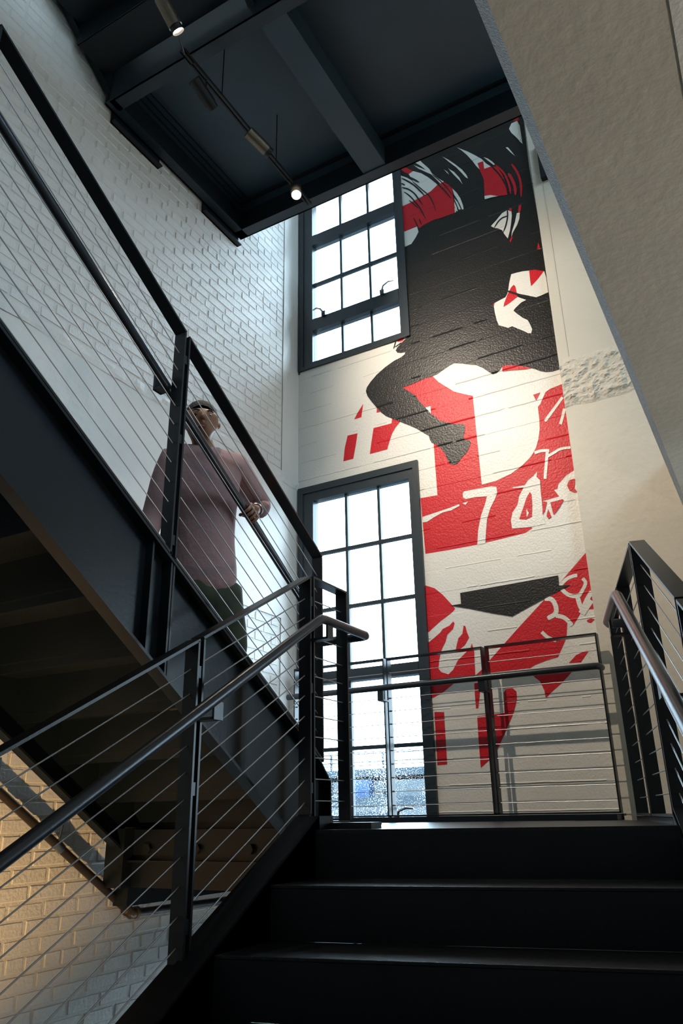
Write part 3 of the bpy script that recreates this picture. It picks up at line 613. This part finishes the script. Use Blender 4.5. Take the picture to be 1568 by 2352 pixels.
# ------------------------------------------------------------------ upper flight
su = thing('stair_flight', 'black steel stair flight seen from below, rising to the upper left', 'stair', (-2.65, 3.4, 0))
zst = lambda Y: 1.567-.6275*(Y-1.323); zsb = lambda Y: 1.044-.649*(Y-1.413)
NY0, NRUN = 3.40, .283
YT = -.6
def upper_stringer(x, out, name, y_end=3.51):
    sgn = out
    poly = [(x, YT, zst(YT)), (x, 3.40, zst(3.40)), (x, y_end, .155), (x, y_end, -.045), (x, 3.322, -.045), (x, 3.322, zsb(3.322)), (x, YT, zsb(YT))]
    o = MB().prism(poly, (-.010*sgn, 0, 0)).build(name, M['steel'], su)
    f = MB(); f.prism([(x, YT, zst(YT)), (x, 3.40, zst(3.40)), (x, 3.40, zst(3.40)-.014), (x, YT, zst(YT)-.014)], (.052*sgn, 0, 0)); f.prism([(x, YT, zsb(YT)+.014), (x, 3.322, zsb(3.322)+.014), (x, 3.322, zsb(3.322)), (x, YT, zsb(YT))], (.052*sgn, 0, 0))
    f.prism([(x, 3.40, zst(3.40)), (x, y_end, .155), (x, y_end, .141), (x, 3.40, zst(3.40)-.014)], (.052*sgn, 0, 0)); f.prism([(x, y_end-.012, .141), (x, y_end, .141), (x, y_end, -.045), (x, y_end-.012, -.045)], (.052*sgn, 0, 0))
    f.build('flange', M['steel'], o)
    return o
so = upper_stringer(-2.103, 1, 'stringer')
for Yp in (1.115, 2.26):                     # web stiffener and the doubled bars that carry the railing post
    z0_, z1_ = zsb(Yp)+.02, zst(Yp)-.014
    for dy in (-.0125, .0025): MB().box((-2.103, Yp+dy, z0_), (-2.056, Yp+dy+.010, z1_+.01)).build('post_foot', M['rail'], so)
    MB().box((-2.103, Yp-.115, zsb(Yp-.115)+.014), (-2.066, Yp-.105, zst(Yp-.115)-.014)).build('stiffener', M['steel'], so)
upper_stringer(-3.245, 1, 'stringer', 3.40)
for k in range(1, 14):
    zt = ZL+.178*k; Y = NY0-NRUN*(k-1)
    MB().box((-3.243, Y-NRUN-.01, zt-.008), (-2.115, Y, zt)).build('tread', M['tread'], su)
    MB().box((-3.243, Y-.020, zt-.178-.004), (-2.115, Y-.012, zt-.004)).build('riser', M['steel'], su)
    MB().box((-3.243, Y-NRUN-.01, zt-.045), (-2.115, Y-NRUN+.0, zt-.008)).build('tread_lip', M['steel'], su)

# ------------------------------------------------------------------ steel landing overhead
up = thing('upper_landing', 'black steel landing overhead with beams and dark deck plates', 'landing', (-2.2, 3.4, 4.7))
ZBm, ZD = 4.70, 4.99
def wbeam(p, q, w, h, name, flange_side=0):
    p, q = Vector(p), Vector(q); d = (q-p).normalized(); n = V(-d.y, d.x, 0)
    m = MB(); m.obox((p+q)/2+V(0, 0, .006), (q-p)/2, n*w/2, V(0, 0, .006)); m.obox((p+q)/2+V(0, 0, h/2)+n*flange_side*(w/2-.006), (q-p)/2, n*.006, V(0, 0, h/2)); m.obox((p+q)/2+V(0, 0, h-.006), (q-p)/2, n*w/2, V(0, 0, .006))
    return m.build(name, M['beam'], up)
wbeam((-3.34, 4.200, ZBm), (.6, 4.200, ZBm), .10, .34, 'beam', 1)
wbeam((-3.30, 2.70, ZBm), (.6, 2.70, ZBm), .095, .34, 'beam', -1)
wbeam((-3.30, 2.65, ZBm), (-3.30, 4.25, ZBm), .085, .34, 'beam', 1)
MB().box((-2.07, 2.75, ZBm+.012), (-1.875, 4.149, ZBm+.20)).build('joist', M['deck'], up)
MB().box((-3.34, 2.66, ZD), (.6, 4.25, ZD+.012)).build('deck_plate', M['deck'], up)
for y in (4.06, 4.09, 4.115): MB().box((-3.25, y-.004, ZD-.06-(4.115-y)*.6), (.6, y+.004, ZD-.05-(4.115-y)*.6)).build('deck_angle', M['steel'], up)
for x in (-3.23, -3.20, -3.17): MB().box((x-.004, 2.76, ZD-.10+(x+3.23)), (x+.004, 4.12, ZD-.09+(x+3.23))).build('deck_angle', M['steel'], up)
for (a, b) in ((2.73, 3.222), (3.742, 4.225)):
    m = MB(); m.box((XB+.001, a, 4.61), (XB+.012, b, 4.72)); m.box((XB+.001, a, 4.61), (XB+.05, b, 4.62)); m.build('wall_angle', M['steel'], up)
# flight above the overhead landing (black void at the top left)
sa = thing('stair_flight', 'black underside of the topmost stair flight above the overhead landing', 'stair', (-2.7, 2.6, 4.75))
zab = lambda Y: 4.763+.745*(2.687-Y)
for x in (-3.345, -2.10):
    MB().prism([(x, 2.65, zab(2.65)), (x, -.6, zab(-.6)), (x, -.6, zab(-.6)+.45), (x, 2.65, zab(2.65)+.45)], (.05, 0, 0)).build('stringer', M['steel'], sa)
for k in range(12):
    Y = 2.60-.26*k; z = zab(Y)+.06
    MB().box((-3.295, Y-.27, z), (-2.10, Y, z+.01)).build('tread', M['steel'], sa); MB().box((-3.295, Y-.275, z), (-2.10, Y-.265, z+.2)).build('riser', M['steel'], sa)
# floor plate right of that flight
MB().box((-2.05, -3.9, ZBm+.25), (.6, 2.64, ZBm+.30)).build('deck_plate', M['steel'], sa)

# ------------------------------------------------------------------ track lights
tk = thing('light_track', 'thin black suspended light track under the overhead landing', 'light track', (-2.49, 3.2, 4.50))
for dx in (-.014, .014): MB().box((-2.49+dx-.005, 2.50, 4.49), (-2.49+dx+.005, 4.02, 4.51)).build('track_bar', M['lamp_dark'], tk)
for y in (2.9, 3.55): MB().tube([(-2.49, y, 4.51), (-2.49, y, ZD)], .004, 6).build('hanger_rod', M['lamp_dark'], tk)
MB().box((-2.507, 2.50, 4.49), (-2.473, 2.60, 4.512)).build('feed_box', M['lamp_dark'], tk)
def spot_head(c, aim, label, energy, lit=True, body='lamp', L=.165, r=.042, cone=55, blend=.7, stem=True):
    c, aim = Vector(c), Vector(aim); d = (aim-c).normalized()
    root = thing('spotlight', label, 'lamp', c, 'spotlights on the overhead track')
    MB().tube([c-d*L*.62, c-d*L*.6, c+d*L*.42], [r*.9, r, r], 18).build('housing', M[body], root, smooth=True)
    MB().tube([c+d*L*.42, c+d*L*.62], [r*.86, r*.86], 18, cap=False).build('snoot', M['lamp_dark'], root, smooth=True)
    MB().tube([c+d*L*.52, c+d*L*.53], r*.84, 18).build('lens', M['bulb'] if lit else M['lamp_dark'], root)
    t = V(-2.49, max(2.52, min(4.0, c.y)), 4.49)
    MB().tube([c-d*L*.1, (c+t)/2+V(.01, 0, 0), t], .0065, 8).build('stem', M['lamp_dark'], root, smooth=True)
    if energy:
        add_light('spotlight_beam', 'SPOT', c+d*L*.66, aim, energy, WARM, .03, cone, blend)
spot_head((-2.325, 2.21, 4.35), (-1.45, 5.22, .6), 'bronze cylinder spotlight at the top edge, nearest on the overhead track', 390, cone=75, blend=1.0)
spot_head((-2.50, 2.735, 4.37), (-2.3, 5.2, 3.3), 'dark unlit-looking cylinder spotlight hanging left of the overhead track', 0, lit=False, body='lamp_dark')
spot_head((-2.405, 3.22, 4.35), (-1.68, 5.22, 3.52), 'bronze cylinder spotlight in the middle of the overhead track', 250, cone=84, blend=1.0)
spot_head((-2.43, 3.73, 4.36), (-1.2, 2.2, -.1), 'glowing round spotlight at the window end of the overhead track', 60, cone=60, body='lamp_dark', L=.12)

# ------------------------------------------------------------------ pipe on the brick wall
pp = thing('sprinkler_pipe', 'dark pipe with bronze elbow on the lower brick wall', 'pipe', (-3.30, 3.47, -.48))
MB().tube([(-3.30, 1.6, .735), (-3.30, 3.475, -.479)], .021, 12).build('pipe_run', M['sprinkler'], pp, smooth=True)
MB().tube([(-3.30, 3.475, -.479), (-3.30, 5.15, -.50)], .021, 12).build('pipe_run', M['sprinkler'], pp, smooth=True)
d0 = (V(0, 3.475, -.479)-V(0, 1.6, .735)).normalized()
e = V(-3.30, 3.475, -.479)
el = MB(); el.tube([e-d0*.055, e-d0*.05, e-d0*.03, e-d0*.029, e, e+V(0, .029, 0), e+V(0, .03, 0), e+V(0, .05, 0), e+V(0, .055, 0)], [.026, .031, .031, .027, .029, .027, .031, .031, .026], 14); el.build('elbow', M['brass'], pp, smooth=True)
hg = V(-3.30, 2.93, -.126)
MB().tube([hg+V(0, -.02, .02), hg+V(.002, .002, .0), hg+V(0, .02, -.013)], .0255, 12).build('clamp', M['chrome'], pp, smooth=True); MB().tube([hg+V(0, 0, .03), hg+V(0, .03, .22)], .005, 6).build('hanger_rod', M['chrome'], pp)

# ------------------------------------------------------------------ person on the upper flight
def skin_mesh(name, m, verts, edges, radii, parent, root=0, sub=2):
    me = bpy.data.meshes.new(name+'_cage'); off = parent.location if parent else V(0, 0, 0)
    me.from_pydata([Vector(v)-off for v in verts], edges, []); o = bpy.data.objects.new(name+'_cage', me); COL.objects.link(o)
    o.modifiers.new('skin', 'SKIN'); sv = me.skin_vertices[0].data
    for i, r in enumerate(radii):
        sv[i].radius = r if isinstance(r, tuple) else (r, r); sv[i].use_root = (i == root)
    o.modifiers['skin'].use_smooth_shade = True
    sb = o.modifiers.new('sub', 'SUBSURF'); sb.levels = sub; sb.render_levels = sub
    dg = bpy.context.evaluated_depsgraph_get(); ev = o.evaluated_get(dg); nm = bpy.data.meshes.new_from_object(ev); nm.name = name
    bpy.data.objects.remove(o); bpy.data.meshes.remove(me)
    nm.materials.clear(); nm.materials.append(m)
    for p in nm.polygons: p.use_smooth = True
    r = bpy.data.objects.new(name, nm); COL.objects.link(r); r.parent = parent
    return r
pe = thing('person', 'person in a mauve shirt and camouflage shorts climbing the upper stair, hand on rail', 'person', (-2.38, 2.85, .291))
DF = V(.72, -.69, 0); DL = V(.69, .72, 0)                        # facing and left-hand directions
class Cage:
    def __init__(s): s.v = []; s.e = []; s.r = []
    def add(s, p, r, link=None):
        s.v.append(Vector(p)); s.r.append(r)
        if link is not None: s.e.append((link, len(s.v)-1))
        return len(s.v)-1
    def chain(s, link, *pr):
        for p, r in pr: link = s.add(p, r, link)
        return link
J = dict(pel=V(-2.40, 2.87, 1.05), wai=V(-2.39, 2.84, 1.21), che=V(-2.38, 2.81, 1.46), uch=V(-2.375, 2.79, 1.655), nk=V(-2.368, 2.765, 1.79),
         sL=V(-2.255, 2.915, 1.705), eL=V(-2.245, 3.13, 1.545), wL=V(-2.165, 2.965, 1.465), sR=V(-2.495, 2.665, 1.705), eR=V(-2.56, 2.64, 1.40), wR=V(-2.50, 2.53, 1.19),
         hL=V(-2.33, 2.94, 1.00), kL=V(-2.285, 2.98, .68), aL=V(-2.30, 3.06, .375), hR=V(-2.47, 2.80, 1.00), kR=V(-2.40, 2.60, .80), aR=V(-2.46, 2.74, .555))
b = Cage(); pel = b.add(J['pel'], (.14, .11)); wai = b.add(J['wai'], (.13, .095), pel); che = b.add(J['che'], (.14, .10), wai); uch = b.add(J['uch'], (.13, .09), che)
nk = b.add(J['nk'], .058, uch); nt_ = b.add(J['nk']+V(.008, -.022, .035), .056, nk)
hd = V(-2.345, 2.712, -.052)
jaw = b.add(hd+V(.012, -.012, 1.885), (.066, .070), nt_); mid = b.add(hd+V(.0, 0, 1.955), (.082, .090), jaw); crn = b.add(hd+V(-.008, .008, 2.02), (.076, .084), mid)
b.chain(mid, (hd+V(0, 0, 1.945)+DF*.095, .020), (hd+V(0, 0, 1.932)+DF*.112, .012))
for sg in (-1, 1): b.chain(mid, (hd+V(0, 0, 1.95)+DL*sg*.085, .016), (hd+V(0, 0, 1.953)+DL*sg*.098-DF*.008, .022))
for sg, S_, E_, W__ in ((1, 'sL', 'eL', 'wL'), (-1, 'sR', 'eR', 'wR')):
    i = b.add(J[S_], .058, uch); i = b.add((J[S_]+J[E_])/2, .046, i); i = b.add(J[E_], .040, i); i = b.add((J[E_]+J[W__])/2, .036, i); wv = b.add(J[W__], .027, i)
    if sg == 1:
        tdir = V(0, .84, -.542); nn = V(0, .542, .84); tc = V(-2.155, 2.885, zuh(2.885))
        palm = b.add(tc+nn*.042+V(.004, .03, 0), (.030, .020), wv); kn = b.add(tc+nn*.040+V(.012, 0, 0), (.034, .016), palm)
        for q in (-.036, -.012, .012, .034):
            base = tc+tdir*q
            b.chain(kn, (base+nn*.036+V(.022, 0, 0), .0105), (base+nn*.014+V(.038, 0, 0), .0095), (base-nn*.016+V(.034, 0, 0), .009), (base-nn*.034+V(.012, 0, 0), .008))
        b.chain(palm, (tc+tdir*.03+nn*.030-V(.028, 0, 0), .012), (tc-tdir*.005+nn*.004-V(.036, 0, 0), .0105), (tc-tdir*.02-nn*.020-V(.030, 0, 0), .009))
    else:
        palm = b.add(J[W__]+V(.012, -.03, -.05), (.034, .018), wv)
        for q in (-.03, -.01, .01, .03):
            o_ = J[W__]+V(.016, -.04, -.09)+DF*q
            b.chain(palm, (o_, .010), (o_+V(.004, -.006, -.035), .009), (o_+V(.012, .004, -.062), .008))
        b.chain(palm, (J[W__]+V(.012, -.03, -.05)+DF*.045, .012), (J[W__]+V(.016, -.035, -.09)+DF*.055, .010))
for H_, K_, A_ in (('hL', 'kL', 'aL'), ('hR', 'kR', 'aR')):
    i = b.add(J[H_], .088, pel); i = b.add((J[H_]+J[K_])/2, .074, i); i = b.add(J[K_], .054, i); i = b.add((J[K_]*.6+J[A_]*.4), .056, i); i = b.add(J[A_], .036, i)
    b.chain(i, (J[A_]+V(0, -.06, -.045), .034), (J[A_]+V(.004, -.15, -.055), .026))
body = skin_mesh('body', M['skin'], b.v, b.e, b.r, pe)
# shirt
c_ = Cage(); a = c_.add(J['pel']+V(0, 0, -.08), (.215, .175)); a2 = c_.add(J['wai'], (.172, .132), a); a3 = c_.add(J['che'], (.172, .128), a2); a4 = c_.add(J['uch'], (.150, .108), a3); c_.add(J['nk']+V(0, -.005, .0), (.078, .074), a4)
for S_, E_, W__, kk in (('sL', 'eL', 'wL', .62), ('sR', 'eR', 'wR', .7)):
    i = c_.add(J[S_], .082, a4); i = c_.add((J[S_]+J[E_])/2, .070, i); i = c_.add(J[E_], .062, i); i = c_.add(J[E_].lerp(J[W__], kk), .052, i)
skin_mesh('shirt', M['shirt'], c_.v, c_.e, c_.r, pe)
c_ = Cage(); a = c_.add(J['pel']+V(0, 0, .08), (.165, .130)); a2 = c_.add(J['pel']-V(0, 0, .03), (.172, .138), a)
for H_, K_ in (('hL', 'kL'), ('hR', 'kR')):
    i = c_.add(J[H_]-V(0, 0, .03), .122, a2); i = c_.add((J[H_]+J[K_])/2, .100, i); i = c_.add(J[H_].lerp(J[K_], 1.02), .088, i)
skin_mesh('shorts', M['shorts'], c_.v, c_.e, c_.r, pe)
# hair: cap over the back and top of the head
hm = MB(); vs, fs = [], []
NU, NV = 20, 12
for j in range(NV+1):
    for i in range(NU):
        th = math.pi*(j/NV)*.58; ph_ = 2*math.pi*i/NU
        d = V(math.sin(th)*math.cos(ph_), math.sin(th)*math.sin(ph_), math.cos(th))
        ax = (V(0, 0, .62)-DF*.78).normalized(); u = ax.cross(DL).normalized(); vv = ax.cross(u)
        q = ax*d.z+u*d.x+vv*d.y
        kq = 1-.20*(j/NV)**3; vs.append(hd+V(-.004, .006, 1.972)+V(q.x*.099, q.y*.103, q.z*.120)*kq)
for j in range(NV):
    for i in range(NU): fs.append((j*NU+i, j*NU+(i+1) % NU, (j+1)*NU+(i+1) % NU, (j+1)*NU+i))
hm.add(vs, fs); hm.build('hair', M['hair'], pe, smooth=True)
for sg in (-1, 1):                                                # eyes, brows
    e_ = hd+V(0, 0, 1.962)+DF*.083+DL*sg*.034
    MB().tube([e_-DF*.012, e_-DF*.004, e_+DF*.003], [.013, .012, .004], 10).build('eye', M['eye'], pe, smooth=True)
    MB().tube([e_+V(0, 0, .021)-DL*sg*.018, e_+V(0, 0, .026)+DF*.002, e_+V(0, 0, .020)+DL*sg*.020-DF*.006], [.003, .005, .003], 6).build('eyebrow', M['hair'], pe, smooth=True)
mo = hd+V(0, 0, 1.893)+DF*.083
MB().tube([mo-DL*.024-DF*.008, mo-DL*.010+V(0, 0, .002), mo+DL*.010+V(0, 0, .002), mo+DL*.024-DF*.008], [.003, .007, .007, .003], 8).build('mouth', M['lip'], pe, smooth=True)
for A_ in ('aL', 'aR'):
    zf = .291 if A_ == 'aL' else .469
    f = J[A_]; c_ = Cage(); i = c_.add(V(f.x, f.y+.02, zf+.05), .045); i = c_.add(V(f.x, f.y-.06, zf+.042), .043, i); i = c_.add(V(f.x+.004, f.y-.15, zf+.036), .038, i); i = c_.add(V(f.x+.004, f.y-.19, zf+.03), .028, i); c_.add(V(f.x, f.y+.045, zf+.045), .036, 0)
    skin_mesh('shoe', M['shoe'], c_.v, c_.e, c_.r, pe)
wr = J['wL']; dw = (J['wL']-J['eL']).normalized(); uu = dw.cross(V(0, 0, 1)).normalized(); v2 = dw.cross(uu)
MB().tube([wr-dw*.012+(uu*math.cos(t)+v2*math.sin(t))*.031 for t in [2*math.pi*k/16 for k in range(17)]], .005, 6).build('bracelet', M['chrome'], pe, smooth=True)

# ------------------------------------------------------------------ outside the window
tag(MB().box((-90, 12, -9.3), (60, 130, -9)).build('ground', M['ground']), 'wet grey ground far below outside the window', 'ground', kind='structure')
bo = thing('building', 'pale flat-roofed building with roof railing seen through the wet window', 'building', (-22, 36, -9))
MB().box((-34, 34, -9), (-12.4, 50, .35)).build('wall', M['roof'], bo)
MB().box((-34, 33.9, .35), (-12.2, 50.2, .75)).build('parapet', M['roof_dark'], bo)
MB().box((-30, 36, .75), (-15.0, 44, 1.55)).build('roof_box', M['roof'], bo)
MB().box((-30.2, 35.8, 1.75), (-14.2, 44, 2.1)).build('roof_canopy', M['roof_dark'], bo)
for x in (-27, -24, -21, -18, -15, -13): MB().box((x-.04, 35.9, .75), (x+.04, 36, 2.9)).build('rail_post', M['roof_dark'], bo)
for z in (2.45, 2.85): MB().box((-30, 35.9, z-.025), (-13, 35.96, z+.025)).build('roof_rail', M['roof_dark'], bo)
MB().box((-19.4, 35.5, .75), (-18.6, 36, 1.6)).build('roof_unit', M['blue'], bo)
for x in (-27.5, -22.5, -17.5): MB().box((x-1.1, 33.93, -1.2), (x+1.1, 34.0, .1)).build('window', M['roof_dark'], bo)
tag(MB().box((-14, 30, -9), (-8, 33, -.3)).build('shed', M['roof_dark']), 'dark low building at the lower right of the tall window', 'building')
